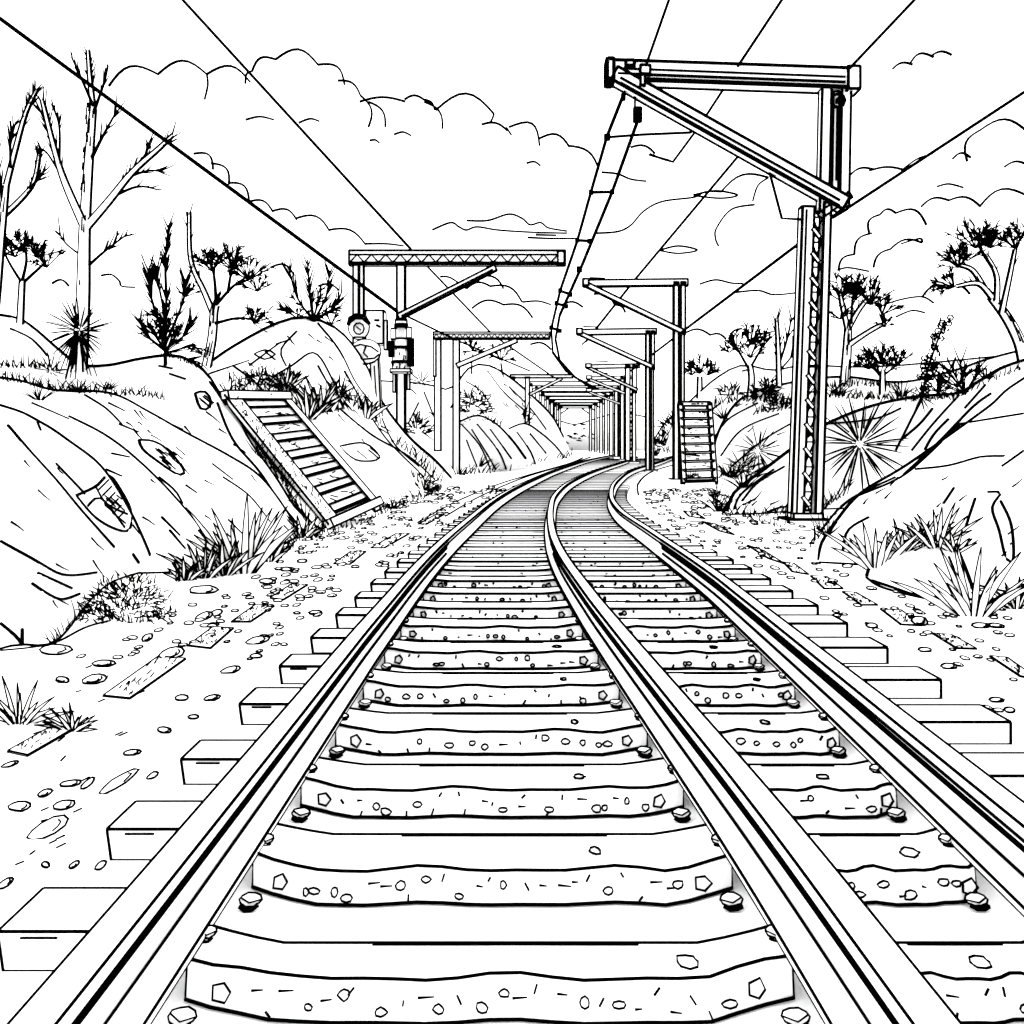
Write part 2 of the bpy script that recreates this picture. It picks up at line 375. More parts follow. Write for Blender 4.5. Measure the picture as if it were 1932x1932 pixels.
# ---------- gravel ----------
gr=B('gravel',GRND)
def pebble(x,y,pw,ph,rot=0,w=3.5,dark=False):
    c=G(x,y); D=c.y; k=D/F; n=10; pts=[]
    for i in range(n):
        t=2*math.pi*i/n; r=R(.9,1.08); u=math.cos(t)*pw/2*r*k; v=math.sin(t)*ph/2*r*k
        u,v=u*math.cos(rot)-v*math.sin(rot),u*math.sin(rot)+v*math.cos(rot)
        pts.append(Vector((c.x+u,c.y+v*.8,GZ+.004+(v+max(ph*.5,abs(pw*.5*math.sin(rot)))*k)*.8)))
    ctr=sum(pts,Vector())/n+Vector((0,-.06*pw*k,.1*ph*k))
    gr.mesh(pts+[ctr],[(i,(i+1)%n,n) for i in range(n)])
    gr.mesh(pts+[Vector((p.x,p.y,GZ)) for p in pts],[(i,(i+1)%n,n+(i+1)%n,n+i) for i in range(n)])
    gr.tube(pts,w,closed=True)
    if pw>26: gr.tube([pts[1].lerp(ctr,.35),pts[0].lerp(ctr,.35),pts[9].lerp(ctr,.4),pts[8].lerp(ctr,.35)],w*.8)
    if dark: 
        for j in range(3): gr.tube([pts[6+j].lerp(ctr,.3),pts[(8+j)%10].lerp(ctr,.2+j*.2)],w*.8)
for a in [(90,1577,70,30,.45),(122,1527,40,16,.1),(38,1530,42,16,0),(85,1503,26,12,.3),(133,1484,40,10,.1),(225,1492,70,20,.6),(288,1469,20,10,.5),(166,1487,26,12,.8),(20,1447,30,8,.3),
 (178,1290,44,18,.1),(118,1288,26,10,-.2),(343,1322,24,10,0),(400,1322,30,10,.2),(435,1270,38,12,.2),(310,1383,28,10,-.1),(105,1235,60,20,0),(325,1243,46,24,.2),(196,1258,44,12,0),(278,1210,20,14,.4),(385,1170,30,16,.3),
 (408,1162,22,12,.3),(385,1120,56,16,0),(485,1215,44,14,.2),(483,1242,22,8,0),(595,1160,26,8,0),(505,1102,32,10,-.1),(540,1078,20,8,0),(570,1062,18,7,0),(365,1357,20,7,0),(250,1425,34,9,.1),(140,1638,18,10,.5),(86,1637,16,8,-.3),(190,1640,20,12,.6),(10,1675,30,14,.5),
 (1850,1185,34,10,0),(1880,1185,30,9,-.1),(1735,1180,30,18,0),(1790,1262,30,10,0),(1880,1325,28,8,0),(1745,1230,24,8,0),(1905,1345,20,10,0),(1645,1185,22,9,0)]:
    pebble(a[0],a[1],a[2],a[3],a[4],3.4,random.random()<.3)
for i in range(270):
    D=math.exp(R(math.log(5),math.log(26))); 
    x0=lerp1(LR,D)-.55; X=R(-2.55 if D>9 else -2.3,x0); y=HY+1.135*F/D; x=CX+X*F/D
    if x<0: continue
    s=R(.6,1.1); pebble(x,y,s*18*(1 if D<9 else .75),s*6.5*(1 if D<9 else .8),R(-.1,.3),2.6 if D<10 else 2.2,random.random()<.3)
for i in range(320):
    D=math.exp(R(math.log(3.4),math.log(24)))
    x0=lerp1(RR,D)+.72; X=R(x0,x0+ (1.7 if D<9 else 1.8)); y=HY+1.135*F/D; x=CX+X*F/D
    if x>1932: continue
    h=hit(x,y)
    if abs(h.z-GZ)>.02: continue
    s=R(.6,1.1); pebble(x,y,s*18*(1 if D<9 else .75),s*6.5*(1 if D<9 else .8),R(-.3,.1),2.6 if D<10 else 2.2,random.random()<.3)
for i in range(60):
    x=R(0,420); y=R(1240,1700)
    if x>420-(y-1180)*.55-60: continue
    draw(gr,[(x,y),(x+R(8,18),y-R(2,10))],3,smooth=False)
gr.make()
ct=B('cable_trough',GRND)
for q in [[(195,1315),(300,1240),(350,1245),(245,1320)],[(15,1420),(95,1375),(135,1380),(52,1428)],[(355,1220),(402,1185),(440,1187),(397,1225)],[(437,1175),(482,1143),(517,1145),(472,1175)],[(510,1130),(550,1104),(580,1105),(535,1133)],
 [(630,1065),(662,1042),(690,1042),(660,1066)],[(700,1035),(748,1008),(772,1008),(725,1035)],[(790,990),(830,968),(845,968),(805,990)],
 [(1530,1088),(1560,1090),(1590,1112),(1555,1112)],[(1590,1118),(1615,1120),(1655,1143),(1625,1143)],[(1665,1153),(1700,1153),(1738,1182),(1700,1180)],[(1760,1197),(1795,1200),(1842,1226),(1805,1225)],[(1868,1240),(1900,1243),(1960,1285),(1925,1278)],
 [(1410,1030),(1440,1040),(1480,1065),(1450,1055)],[(1478,1062),(1498,1065),(1525,1085),(1495,1080)],[(1325,985),(1350,990),(1385,1010),(1358,1003)],[(1290,965),(1312,968),(1330,980),(1300,975)]]:
    g=[G(*p) for p in q]; t=[p+Vector((0,0,.008)) for p in g]; ct.hexa(g+t,2.8)
    for k in range(26):
        u,v=R(.03,.95),R(.08,.92); a=t[0].lerp(t[1],u).lerp(t[3].lerp(t[2],u),v); u2=min(.98,u+R(.03,.12)); v2=max(.05,v-R(0,.15)); b2=t[0].lerp(t[1],u2).lerp(t[3].lerp(t[2],u2),v2)
        ct.tube([a+Vector((0,0,.006)),b2+Vector((0,0,.006))],1.7)
ct.make()

# ---------- catenary gantries ----------
def lattice(b,x0,y0,x1,y1,wid,D,cell,iw=3):
    n=max(2,int(abs(y1-y0)/cell)); iw*=.9
    for i in range(n):
        a=i/n;c=(i+1)/n; ax=x0+(x1-x0)*a; cx_=x0+(x1-x0)*c; ay=y0+(y1-y0)*a; cy=y0+(y1-y0)*c
        for dd in (-.06,.06):
            b.tube([P(ax-wid/2,ay,D+dd),P(cx_+wid/2,cy,D+dd)],iw); b.tube([P(ax+wid/2,ay,D+dd),P(cx_-wid/2,cy,D+dd)],iw)
            b.tube([P(ax-wid/2,ay,D+dd),P(ax+wid/2,ay,D+dd)],iw)
def k(D): return D/F
D=14.1; g=B('catenary_gantry',STEEL)
g.bar(P(1522,392,D),P(1501,980,D),22*k(D),.18,5); g.bar(P(1558,385,D),P(1541,980,D),13*k(D),.18,5)
g.tube([P(1522,395,D-.1),P(1503,978,D-.1)],3.2)
lattice(g,1543,410,1522,975,19,D,46,3.4)
for i in range(12):
    yy=440+i*46; xx=1541-(yy-425)*.038; g.bar(P(xx-7,yy-9,D-.1),P(xx+6,yy+8,D-.1),6*k(D),.03,2.6)
g.bar(P(1478,985,D-.02),P(1552,985,D-.02),14*k(D),.5,5); g.bar(P(1490,972,D),P(1545,972,D),10*k(D),.4,4)
g.bar(P(1557,168,D),P(1552,400,D),17*k(D),.15,4.6); g.bar(P(1594,165,D),P(1590,392,D),17*k(D),.15,4.6)
g.bar(P(1576,175,D),P(1573,375,D),11*k(D),.1,4)
g.tube([P(1582,205,D-.1),P(1580,340,D-.1)],6)
for yy in (190,): g.tube([P(1581+13*math.cos(a*.7),yy+13*math.sin(a*.7),D-.12) for a in range(9)],4.5,closed=True)
g.tube([P(1577,190,D-.14),P(1586,190,D-.14)],8)
g.bar(P(1600,370,D),P(1550,405,D),12*k(D),.2,4.6)
g.bar(P(1150,137,D),P(1615,153,D),36*k(D),.25,6)
for a in (-8,2,9): g.tube([P(1165,137+a,D-.13),P(1595,153+a,D-.13)],3.6 if a!=2 else 4.6)
g.bar(P(1605,132,D-.02),P(1605,174,D-.02),22*k(D),.3,5)
g.bar(P(1150,118,D-.02),P(1150,156,D-.02),12*k(D),.3,7)
g.bar(P(1180,121,D-.1),P(1196,121,D-.1),10*k(D),.1,6); g.bar(P(1208,132,D-.16),P(1226,133,D-.16),16*k(D),.06,5); g.bar(P(1212,142,D-.16),P(1212,162,D-.16),8*k(D),.06,5)
g.bar(P(1158,142,D-.05),P(1592,386,D-.05),26*k(D),.2,5.6); g.tube([P(1170,146,D-.16),P(1585,378,D-.16)],4); g.tube([P(1170,155,D-.16),P(1585,388,D-.16)],3.2)
g.tube([P(1452,325,D),P(1475,412,D),P(1512,414,D)],4); g.tube([P(1456,330,D),P(1480,330,D)],3.6)
g.tube([P(1198,165,D),P(1198,208,D)],3.6); g.bar(P(1203,205,D),P(1203,228,D),12*k(D),.08,5,mi=1)
g.bar(P(1176,178,D),P(1176,188,D),6*k(D),.05,3,mi=1); g.tube([P(1184,162,D),P(1175,182,D)],3.6)
g.tube([P(1145,259,15.5),P(1210,254,15.3),P(1303,250,15)],3.8); g.bar(P(1141,259,15.5),P(1150,259,15.5),9*k(15),.06,3,mi=1)
g.tube([P(1303,250,15),P(1312,238,14.4)],3.6)
g.make()
def gantry_r(D,xp,yt,yb,xe,pw,dx,dy,iw=4,bh=11,lat=True,ye=None):
    g=B('catenary_gantry',STEEL); iw*=.76
    g.bar(P(xp-pw*.3,yt,D),P(xp-pw*.3,yb,D),pw*.42*k(D),.2,iw); g.bar(P(xp+pw*.35,yt,D),P(xp+pw*.35,dy+5,D),pw*.4*k(D),.2,iw)
    g.bar(P(xp+pw*.3,dy,D),P(xp+pw*.3,yb,D),pw*.3*k(D),.2,iw)
    if lat: lattice(g,xp,dy,xp,yb,pw*.5,D,pw*.8,iw*.7)
    g.bar(P(xe,yt+2,D),P(xp+pw*.8,yt,D),bh*k(D),.2,iw); 
    g.bar(P(xe+4,yt+4,D-.1),P(dx,dy,D-.1),bh*.7*k(D),.15,iw)
    g.bar(P(xe-2,yt,D-.1),P(xe+8,yt,D-.1),bh*k(D),.25,iw)
    g.tube([P(xe+10,yt-9,D),P(xe+40,yt-8,D)],iw*.7)
    g.bar(P(xp-pw*.8,yb,D),P(xp+pw*.8,yb,D),5*k(D),.6,iw*.8)
    g.make()
gantry_r(31.5,1281,533,906,1102,20,1288,626,5,12)
gantry_r(41,1226,625,889,1090,15,1230,692,4.5,10)
gantry_r(56,1190,690,873,1107,20,1202,736,4,7)
gantry_r(66,1178,712,869,1108,14,1186,745,3.2,6)
gantry_r(76,1166,736,864,1108,12,1170,762,2.8,5)
def portal(D,xa,xb,yt,w=5,iw=3.5,fill=True):
    g=B('catenary_gantry',STEEL); yb=HY+1.135*F/D; iw*=.72
    g.bar(P(xa,yt,D),P(xa,yb,D),w*k(D),.3,iw); g.bar(P(xb,yt,D),P(xb,yb,D),w*k(D),.3,iw)
    g.bar(P(xa-3,yt,D),P(xb+3,yt,D),w*k(D),.3,iw)
    g.tube([P(xa,yt+14,D),P(xa+16,yt+3,D)],iw); g.tube([P(xb,yt+14,D),P(xb-16,yt+3,D)],iw); g.make()
portal(82,1000,1178,724,8); portal(92,1014,1163,735,7); portal(102,1024,1153,744,6); portal(114,1033,1143,751,5); portal(128,1041,1134,757,5); portal(146,1048,1124,762,4); portal(164,1056,1114,768,4)
fs_=shell('rocky_hillside',[(990,800,190),(1030,790,190),(1060,796,190),(1085,802,190),(1120,792,190),(1170,780,190),(1230,790,190)],[(990,850),(1060,850),(1130,850),(1230,850)],w=2.4,back=20,N=24,M=4,baseink=False)
ticks(fs_,1060,800,1115,835,16,20,8,3.2)
def truss(b,x0,x1,yt,yb,D,n,iw=4):
    h=(yb-yt); iw*=.8
    b.bar(P(x0,(yt+yb)/2,D),P(x1,(yt+yb)/2,D),h*k(D),.25,iw*1.5)
    b.tube([P(x0,yt+h*.24,D-.14),P(x1,yt+h*.24,D-.14)],iw); b.tube([P(x0,yb-h*.2,D-.14),P(x1,yb-h*.2,D-.14)],iw)
    for i in range(n):
        a=x0+(x1-x0)*i/n; c=x0+(x1-x0)*(i+1)/n
        b.tube([P(a,yb-h*.2,D-.14),P((a+c)/2,yt+h*.24,D-.14),P(c,yb-h*.2,D-.14)],iw)
D=27; g=B('catenary_gantry',STEEL)
truss(g,660,1066,474,500,D,15,3.6)
g.bar(P(1058,476,D-.1),P(1058,498,D-.1),12*k(D),.3,4)
g.bar(P(672,501,D),P(672,850,D),10*k(D),.15,4); g.bar(P(683,501,D),P(683,850,D),7*k(D),.15,3.5)
g.bar(P(757,501,D),P(757,835,D),15*k(D),.2,4.5); lattice(g,757,700,757,835,12,D,14,3)
g.bar(P(752,598,D-.1),P(935,505,D-.1),11*k(D),.15,4); g.tube([P(757,596,D-.2),P(930,508,D-.2)],2.8)
g.make()
def cyl(b,xc,yt,yb,pw,D,n=12,iw=4,mi=0):
    r=pw/2*k(D); c0=P(xc,yb,D); c1=P(xc,yt,D); vs=[];
    for c in (c0,c1):
        for i in range(n): a=2*math.pi*i/n; vs.append(c+Vector((math.cos(a)*r,math.sin(a)*r,0)))
    b.mesh(vs,[(i,(i+1)%n,n+(i+1)%n,n+i) for i in range(n)]+[tuple(range(n)),tuple(range(n,2*n))],mi)
    b.tube(vs[:n],iw,closed=True); b.tube(vs[n:],iw,closed=True)
    for i in (0,n//2,n//4): b.tube([vs[i],vs[n+i]],iw)
e=B('line_transformer',STEEL)
cyl(e,757,604,640,20,26.5,iw=4.4); cyl(e,757,640,700,32,26.4,iw=3.6); cyl(e,775,640,690,10,26.2,iw=3.6,mi=1); cyl(e,738,645,672,8,26.2,iw=3.6,mi=1); cyl(e,757,612,618,24,26.3,mi=1,iw=3)
cyl(e,742,620,640,8,26.2,iw=3); cyl(e,772,618,638,8,26.2,iw=3); e.bar(P(738,700,26.3),P(776,700,26.3),6*k(26),.5,3); e.bar(P(744,706,26.3),P(744,740,26.3),5*k(26),.1,3); e.bar(P(771,706,26.3),P(771,735,26.3),5*k(26),.1,3)
for yy in (655,682): cyl(e,757,yy,yy+3,36,26.4,iw=2.8,mi=1)
for i in range(16): x=R(742,772); y=R(645,698); e.tube([P(x,y,26.1),P(x+R(-3,3),y+R(4,10),26.1)],2.2)
e.make()
D=36; g=B('catenary_gantry',STEEL)
truss(g,818,1037,627,640,D,20,2.4); g.bar(P(826,641,D),P(826,850,D),12*k(D),.2,3.4); g.bar(P(861,641,D),P(861,897,D),12*k(D),.2,3.8)
lattice(g,861,690,861,897,9,D,12,2.6); g.bar(P(862,690,D-.1),P(975,642,D-.1),8*k(D),.15,3.2); g.bar(P(848,897,D),P(876,897,D),6*k(D),.4,3); g.bar(P(820,640,D-.2),P(820,710,D-.2),5*k(D),.1,3); g.make()
D=58; g=B('catenary_gantry',STEEL)
g.bar(P(963,710,D),P(1080,710,D),6*k(D),.2,3.3); g.bar(P(968,712,D),P(968,872,D),6*k(D),.2,3.6); g.bar(P(995,712,D),P(995,862,D),8*k(D),.2,3.3); g.bar(P(998,745,D),P(1060,714,D),5*k(D),.15,2.8); g.make()
# lineside signal unit: hooded round lamp head, relay box, bulbous housing, slim post
D=20; sg_=B('railway_signal',STEEL)
def blob(b,x,y,pw,ph,D,dep,iw=4,n1=16,n2=10):
    c=P(x,y,D); vs=[]
    for j in range(n2+1):
        ph_=math.pi*j/n2
        for i in range(n1):
            a=2*math.pi*i/n1; vs.append(c+Vector((math.sin(ph_)*math.cos(a)*pw/2*k(D),math.sin(ph_)*math.sin(a)*dep,math.cos(ph_)*ph/2*k(D))))
    b.mesh(vs,[(j*n1+i,j*n1+(i+1)%n1,(j+1)*n1+(i+1)%n1,(j+1)*n1+i) for j in range(n2) for i in range(n1)])
    b.tube([P(x+pw/2*math.cos(a*math.pi/10),y+ph/2*math.sin(a*math.pi/10),D) for a in range(20)],iw,closed=True)
sg_.bar(P(709,588,D+.5),P(709,650,D+.5),34*k(D),.4,3.6); sg_.tube([P(706,604,D+.25),P(716,604,D+.25)],3.6); sg_.tube([P(710,613,D+.25),P(718,617,D+.25)],3.6)
sg_.bar(P(706,650,D+.2),P(712,785,D+.2),16*k(D),.2,3.4); sg_.tube([P(706,690,D+.05),P(712,780,D+.05)],2.4)
blob(sg_,690,663,56,44,D,.3,3.8); blob(sg_,677,617,38,46,D-.05,.2,3.8)
cz=D-.3
sg_.tube([P(657,614,cz),P(660,600,cz),P(672,594,cz),P(688,596,cz),P(697,612,cz)],6)
sg_.tube([P(660,608,cz),P(670,600,cz),P(684,601,cz),P(694,610,cz)],4.6)
sg_.tube([P(677+10*math.cos(a*.7),620+11*math.sin(a*.7),cz) for a in range(9)],2.8,closed=True); sg_.tube([P(672,616,cz),P(681,623,cz)],2.4); sg_.tube([P(667,636,cz),P(687,636,cz)],2.8)
for pts in [[(664,655),(680,650),(700,654),(714,664)],[(668,672),(684,678),(706,676),(716,668)],[(655,668),(662,660)],[(690,654),(686,666),(694,674)],[(672,684),(690,688),(708,682)]]: sg_.tube([P(x,y,D-.33) for x,y in pts],3.1)
sg_.bar(P(728,605,D+.4),P(728,660,D+.4),6*k(D),.1,3)
sg_.make()

# ---------- overhead wires ----------
def wire(pts,w,w1=None,ext=True):
    b=B('overhead_wire',STEEL)
    q=[P(*p) for p in pts]
    if ext:
        d=(q[0]-q[1]); q=[q[0]+d*min(1.2,(q[0].y-1.0)/max(abs(d.y),.1)*.6)]+q
    r=[]
    for a,c in zip(q,q[1:]): r+=[a.lerp(c,i/8) for i in range(8)]
    r.append(q[-1]); b.tube(r,w*.85,(w1 or w)*.85); b.make()
wire([(0,35,8.4),(750,588,27)],6.6,5.6); wire([(750,588,27),(862,642,36),(1000,700,58)],3.5,2.5,False)
wire([(345,0,11.7),(775,470,27)],4.5,4.2); wire([(775,470,27),(930,632,40),(1045,712,58)],3.2,2.5,False)
wire([(1262,0,11.6),(1217,128,14.1)],4.8)
wire([(1475,0,11.6),(1392,125,13.9)],4.5); wire([(1365,168,14.3),(1318,240,16),(1270,305,18),(1225,292,19)],4,3.5,False)
wire([(1725,0,11.6),(1600,132,14)],4.5); wire([(1395,292,17),(1200,525,32),(1105,645,45)],4,3.5,False)
wire([(1932,174,13),(1600,392,15.5),(1570,410,16)],6.6); wire([(1512,456,17),(1292,622,30)],5,4,False); wire([(1292,622,30),(1232,668,40),(1190,700,55)],3.5,3,False)
wire([(1175,182,14.1),(1145,258,16.5),(1115,362,21),(1089,455,27),(1057,548,36),(1040,620,45),(1043,665,52),(1068,700,62),(1110,728,75),(1150,748,90)],6,3.2,False)
wire([(1203,228,14.1),(1155,362,20),(1095,508,31),(1056,595,42),(1048,640,48),(1056,680,56),(1085,712,68),(1130,735,82)],6,3.2,False)
wire([(1098,700,60),(1098,650,55),(1120,630,50)],2.5,2.5,False)
h=B('wire_droppers',STEEL)
for (x0,y0,x1,y1,D) in [(1115,363,1155,362,20.5),(1089,453,1112,455,27),(1057,548,1076,556,35),(1050,572,1068,578,39),(1040,618,1056,624,44)]:
    h.tube([P(x0-4,y0,D),P(x1+4,y1,D)],4.5)
    for x,y in ((x0,y0),(x1,y1)): h.bar(P(x-3,y,D),P(x+3,y,D),6*k(D),.1,2.5,mi=1)
for x,y,D in [(1093,508,31)]: h.bar(P(x-4,y,D),P(x+4,y,D),8*k(D),.1,3,mi=1)
h.make()

# ---------- staircase & ladder ----------
st=B('staircase',WOOD)
B1=P(622,999,12.85);B2=P(716,955,14.6);T1=P(428,757,13.35);T2=P(546,757,15.2)
off=Vector((.0,-.12,.10))
def sp(u,v): return B1.lerp(B2,u).lerp(T1.lerp(T2,u),v)+off*.5
st.mesh([sp(0,0),sp(1,0),sp(1,1),sp(0,1)],[(0,1,2,3)])
for u0,u1 in ((0,.2),(.88,1.0)):
    c=[sp(u0,0),sp(u1,0),sp(u1,1),sp(u0,1)]; st.hexa([p-off for p in c]+[p+off*.35 for p in c],3.6)
for (a,b2) in ((sp(0,0),sp(1,0)),(sp(0,1),sp(1,1))): st.bar(a+off*.3,b2+off*.3,.12,.12,3.5)
for i in range(7):
    v=.06+i*.142
    a0=sp(.22,v)+off*.12; a1=sp(.86,v)+off*.12; a2=sp(.86,v+.055)+off*.2; a3=sp(.22,v+.055)+off*.2
    st.tube([a0,a1],5.4); st.tube([a3,a2],3.6); st.tube([a0,a3],3.6)
    for j in range(5):
        u=R(.3,.8); vv=v+R(.07,.12); q=sp(u,vv)+off*.2; st.tube([q,q+Vector((R(.03,.12),0,R(-.05,.05)))],2.4)
for i in range(110):
    v=R(.02,.98); u=R(.02,.18); q=sp(u,v)+off*.42; st.tube([q,q+Vector((R(-.03,.03),0,R(-.07,.07)))],1.8)
st.make()
ld=B('ladder',WOOD)
b1,b2_,t1,t2=P(1290,914,27.5),P(1349,912,27.5),P(1283,762,29),P(1338,762,29)
for a,c in ((b1,t1),(b2_,t2)): ld.bar(a,c,8*k(28),.15,3.4)
ld.bar(t1,t2,8*k(28),.2,4); ld.bar(b1,b2_,8*k(28),.2,3.4)
for i in range(9):
    v=.06+i*.107; a=b1.lerp(t1,v);c=b2_.lerp(t2,v); ld.bar(a,c,4*k(28),.2,3.2)
    for j in range(4): q=a.lerp(c,R(.1,.8))+Vector((0,-.12,R(.08,.2))); ld.tube([q,q+Vector((R(.05,.15),0,0))],2.2)
ld.make()

# ---------- vegetation ----------
def stroke(b,p,d,L,w,w1=.6,bend=None,n=4,prof=None):
    bend=bend or Vector((R(-.2,.2),R(-.2,.2),R(-.3,.05)))
    b.tube([p+d*(L*i/n)+bend*(L*(i/n)**2) for i in range(n+1)],w,w1,sides=3,prof=prof)
def tuft(b,x,y,size,n,outl=False,spread=1.0,w=4,h=None,p=None):
    p=p or hit(x,y)
    L0=size*p.y/F
    for i in range(n):
        a=spread*(-1+2*(i+R(0,1))/n); d=Vector((math.sin(a),R(-.45,.1),math.cos(a)*1.0)).normalized()
        L=L0*R(.6,1.05); q=p+Vector((.16*L0*a/spread+R(-.05,.05)*L0,R(-.18,0)*L0,0)); bend=Vector((math.sin(a)*.3,0,-.12*abs(a)))
        if outl:
            s=Vector((1,0,0))*math.cos(a)+Vector((0,0,-1))*math.sin(a); wd=max(size*.044,3.2)*p.y/F*R(.8,1.3)
            m=[q+d*(L*t)+bend*(L*t*t) for t in (0,.3,.6,.85,1)]; ws=(.7,1,.75,.35,0)
            A=[c+s*wd*u for c,u in zip(m,ws)]; C=[c-s*wd*u for c,u in zip(m,ws)]
            b.mesh(A+C,[(j,j+1,6+j,5+j) for j in range(4)]); b.tube(A,w*.6,w*.55,sides=3); b.tube(C,w*.6,w*.55,sides=3)
        else: stroke(b,q,d,L,w*.75,.8,bend)
def star(b,p,r,n,w=3.5,full=True,front=False):
    L0=r*p.y/F
    for i in range(n):
        a=2*math.pi*(i+R(-.3,.3))/n
        d=Vector((math.sin(a),(R(-.35,-.05) if front else R(-.6,.1)),math.cos(a))).normalized(); L=L0*R(.75,1.12)
        stroke(b,p+d*L0*R(.06,.2),d,L,w*.8,w*.5,Vector((0,0,-.04)),3,prof=(.5,.9,1,.5))
        if i%3==0: stroke(b,p+d*L0*.35+Vector((d.z,0,-d.x))*L0*.05,d,L*.6,w*.5,1,Vector((0,0,-.04)),3)
def brush(b,p,r,n,dirv=Vector((0,0,1)),spread=1.15,w=2.4):
    L0=r*p.y/F; base=math.atan2(dirv.x,dirv.z); n=max(5,int(n*.95))
    for i in range(n):
        a=base+R(-1,1)*spread; d=Vector((math.sin(a),R(-.7,.7),math.cos(a))).normalized(); L=L0*R(.6,1.1)
        stroke(b,p,d,L,w*.8,w*.6,Vector((0,0,0)),3)
        q=p+d*L*.6
        for j in range(5):
            a2=a+R(-.85,.85); d2=Vector((math.sin(a2),R(-.4,.4),math.cos(a2))).normalized()
            stroke(b,q+d*R(0,.4)*L,d2,L*R(.22,.42),w,1.2,n=2)
def tree(name,bx,by,limbs,cl=(),twig=1.0,dep=None,bark=True):
    b=B(name,LEAF); h0=hit(bx,by) if dep is None else P(bx,by,dep); D=h0.y
    for pts,w0,w1 in limbs:
        c=cr(pts,5); e=R(-.07,.07)*D if (pts[0][0]!=bx) else 0
        q=[P(x,y,D+e*i/(len(c)-1)) for i,(x,y) in enumerate(c)]
        if w0>6: b.limb(q,w0,max(w1,2.5),3.4)
        else: b.tube(q,max(w0,3.5)*.85,max(w1,2.5)*.85)
        if bark and w0>12:
            for i in range(int(len(q)*1.2)):
                j=random.randrange(len(q)-1); p=q[j].lerp(q[j+1],R(0,1))+Vector((R(-.25,.25)*w0*D/F,-w0*.5*D/F,0)); dd=(q[j+1]-q[j]).normalized(); b.tube([p,p+dd*R(.05,.2)*D/11],2.4,1.5)
        if twig>0 and w1<6:
            n=len(q); Ltot=sum((q[i+1]-q[i]).length for i in range(n-1))*F/D
            for i in range(int(Ltot/9*twig)):
                t=R(.35,1) ; j=min(int(t*(n-1)),n-2); p=q[j].lerp(q[j+1],R(0,1)); dd=(q[j+1]-q[j]).normalized(); sg=random.choice((-1,1))
                pr=Vector((dd.z,R(-.6,.6),-dd.x))*sg; d=(dd*1.3+pr*.55).normalized()
                stroke(b,p,d,R(12,34)*D/F,2.7,1.2,Vector((0,0,.15)),3)
    for c in cl:
        x,y,r,n=c[:4]; dv=c[4] if len(c)>4 else Vector((0,0,1)); sp_=c[5] if len(c)>5 else 1.25
        brush(b,P(x,y,D+R(-.04,.04)*D),r,n,dv,sp_)
    b.make(); return D
V=Vector
tree('bare_tree',150,700,[([(150,700),(157,560),(160,430),(168,300),(176,205)],26,8),([(176,205),(170,150),(166,95)],7,3),([(176,200),(150,140),(135,108)],5,2),([(176,215),(195,160),(203,130)],5,2),
 ([(158,425),(125,350),(105,290),(80,190)],12,4),([(110,300),(88,235),(62,180)],5,2),([(112,300),(112,240),(100,200)],4,2),([(120,340),(90,290),(75,280)],4,2),([(162,430),(205,380),(250,325),(300,280),(326,255)],12,3),([(240,335),(280,322),(313,325)],5,2),([(215,370),(260,352),(298,358)],5,2),
 ([(250,320),(275,290),(283,265)],4,2),([(168,500),(200,472),(240,442)],5,2),([(205,470),(215,460),(222,440)],4,2),([(172,300),(195,255),(220,210)],6,2),([(150,480),(125,460),(112,440)],4,2)],twig=.9)
tree('bare_tree',-20,640,[([(-20,640),(-8,540),(2,440),(12,350)],22,7),([(12,350),(35,260),(50,210),(70,168)],7,2),([(5,380),(-5,300),(-10,250)],6,2),([(20,320),(20,270),(30,230)],4,2),([(4,410),(45,370),(65,340),(75,285)],7,2),([(55,355),(75,335),(85,320)],4,2)],twig=1.3,dep=12)
tree('small_tree',38,612,[([(38,612),(40,570),(42,530)],9,7),([(42,535),(20,500),(5,470)],5,3),([(42,530),(50,490),(45,460)],5,3),([(42,535),(75,505),(90,490)],5,3)],[(8,480,42,14),(45,475,38,16),(88,505,38,16),(28,485,34,12),(68,485,38,14)],twig=0)
tree('spiky_conifer',312,690,[([(312,690),(312,640),(314,560)],6,4),([(314,560),(312,490),(318,425)],5,2),([(312,640),(285,560),(280,510)],5,2),([(312,650),(345,570),(350,530)],5,2),([(312,660),(275,630),(262,600)],4,2),([(312,660),(350,630),(362,605)],4,2),([(312,600),(300,540),(296,505)],4,2)],
 [(312,665,62,24,V((0,0,.2)),1.9),(312,610,44,10),(300,640,44,12)],twig=2.3)
tree('small_tree',388,700,[([(388,700),(400,640),(404,590),(408,575)],14,9),([(402,590),(385,550),(360,490),(357,400)],8,3),([(408,575),(405,530),(400,500)],6,3),([(408,575),(440,540),(470,520)],6,3),([(406,610),(450,600),(490,605)],6,3),([(430,552),(435,520),(440,500)],5,3)],
 [(400,512,44,16),(438,508,46,18),(468,528,46,18),(485,550,34,12),(478,610,38,16,V((.5,0,.6)),1.5),(388,500,30,10),(350,560,26,12)],twig=.6)
tree('bare_shrub',592,608,[([(592,606),(585,560),(580,490)],6,2),([(592,606),(560,560),(545,505)],5,2),([(592,606),(615,560),(622,510)],5,2),([(592,606),(630,580),(645,550)],5,2),([(592,606),(555,590),(530,580)],4,2)],[(592,600,56,12),(560,600,34,8),(625,612,34,8)],twig=1.4)
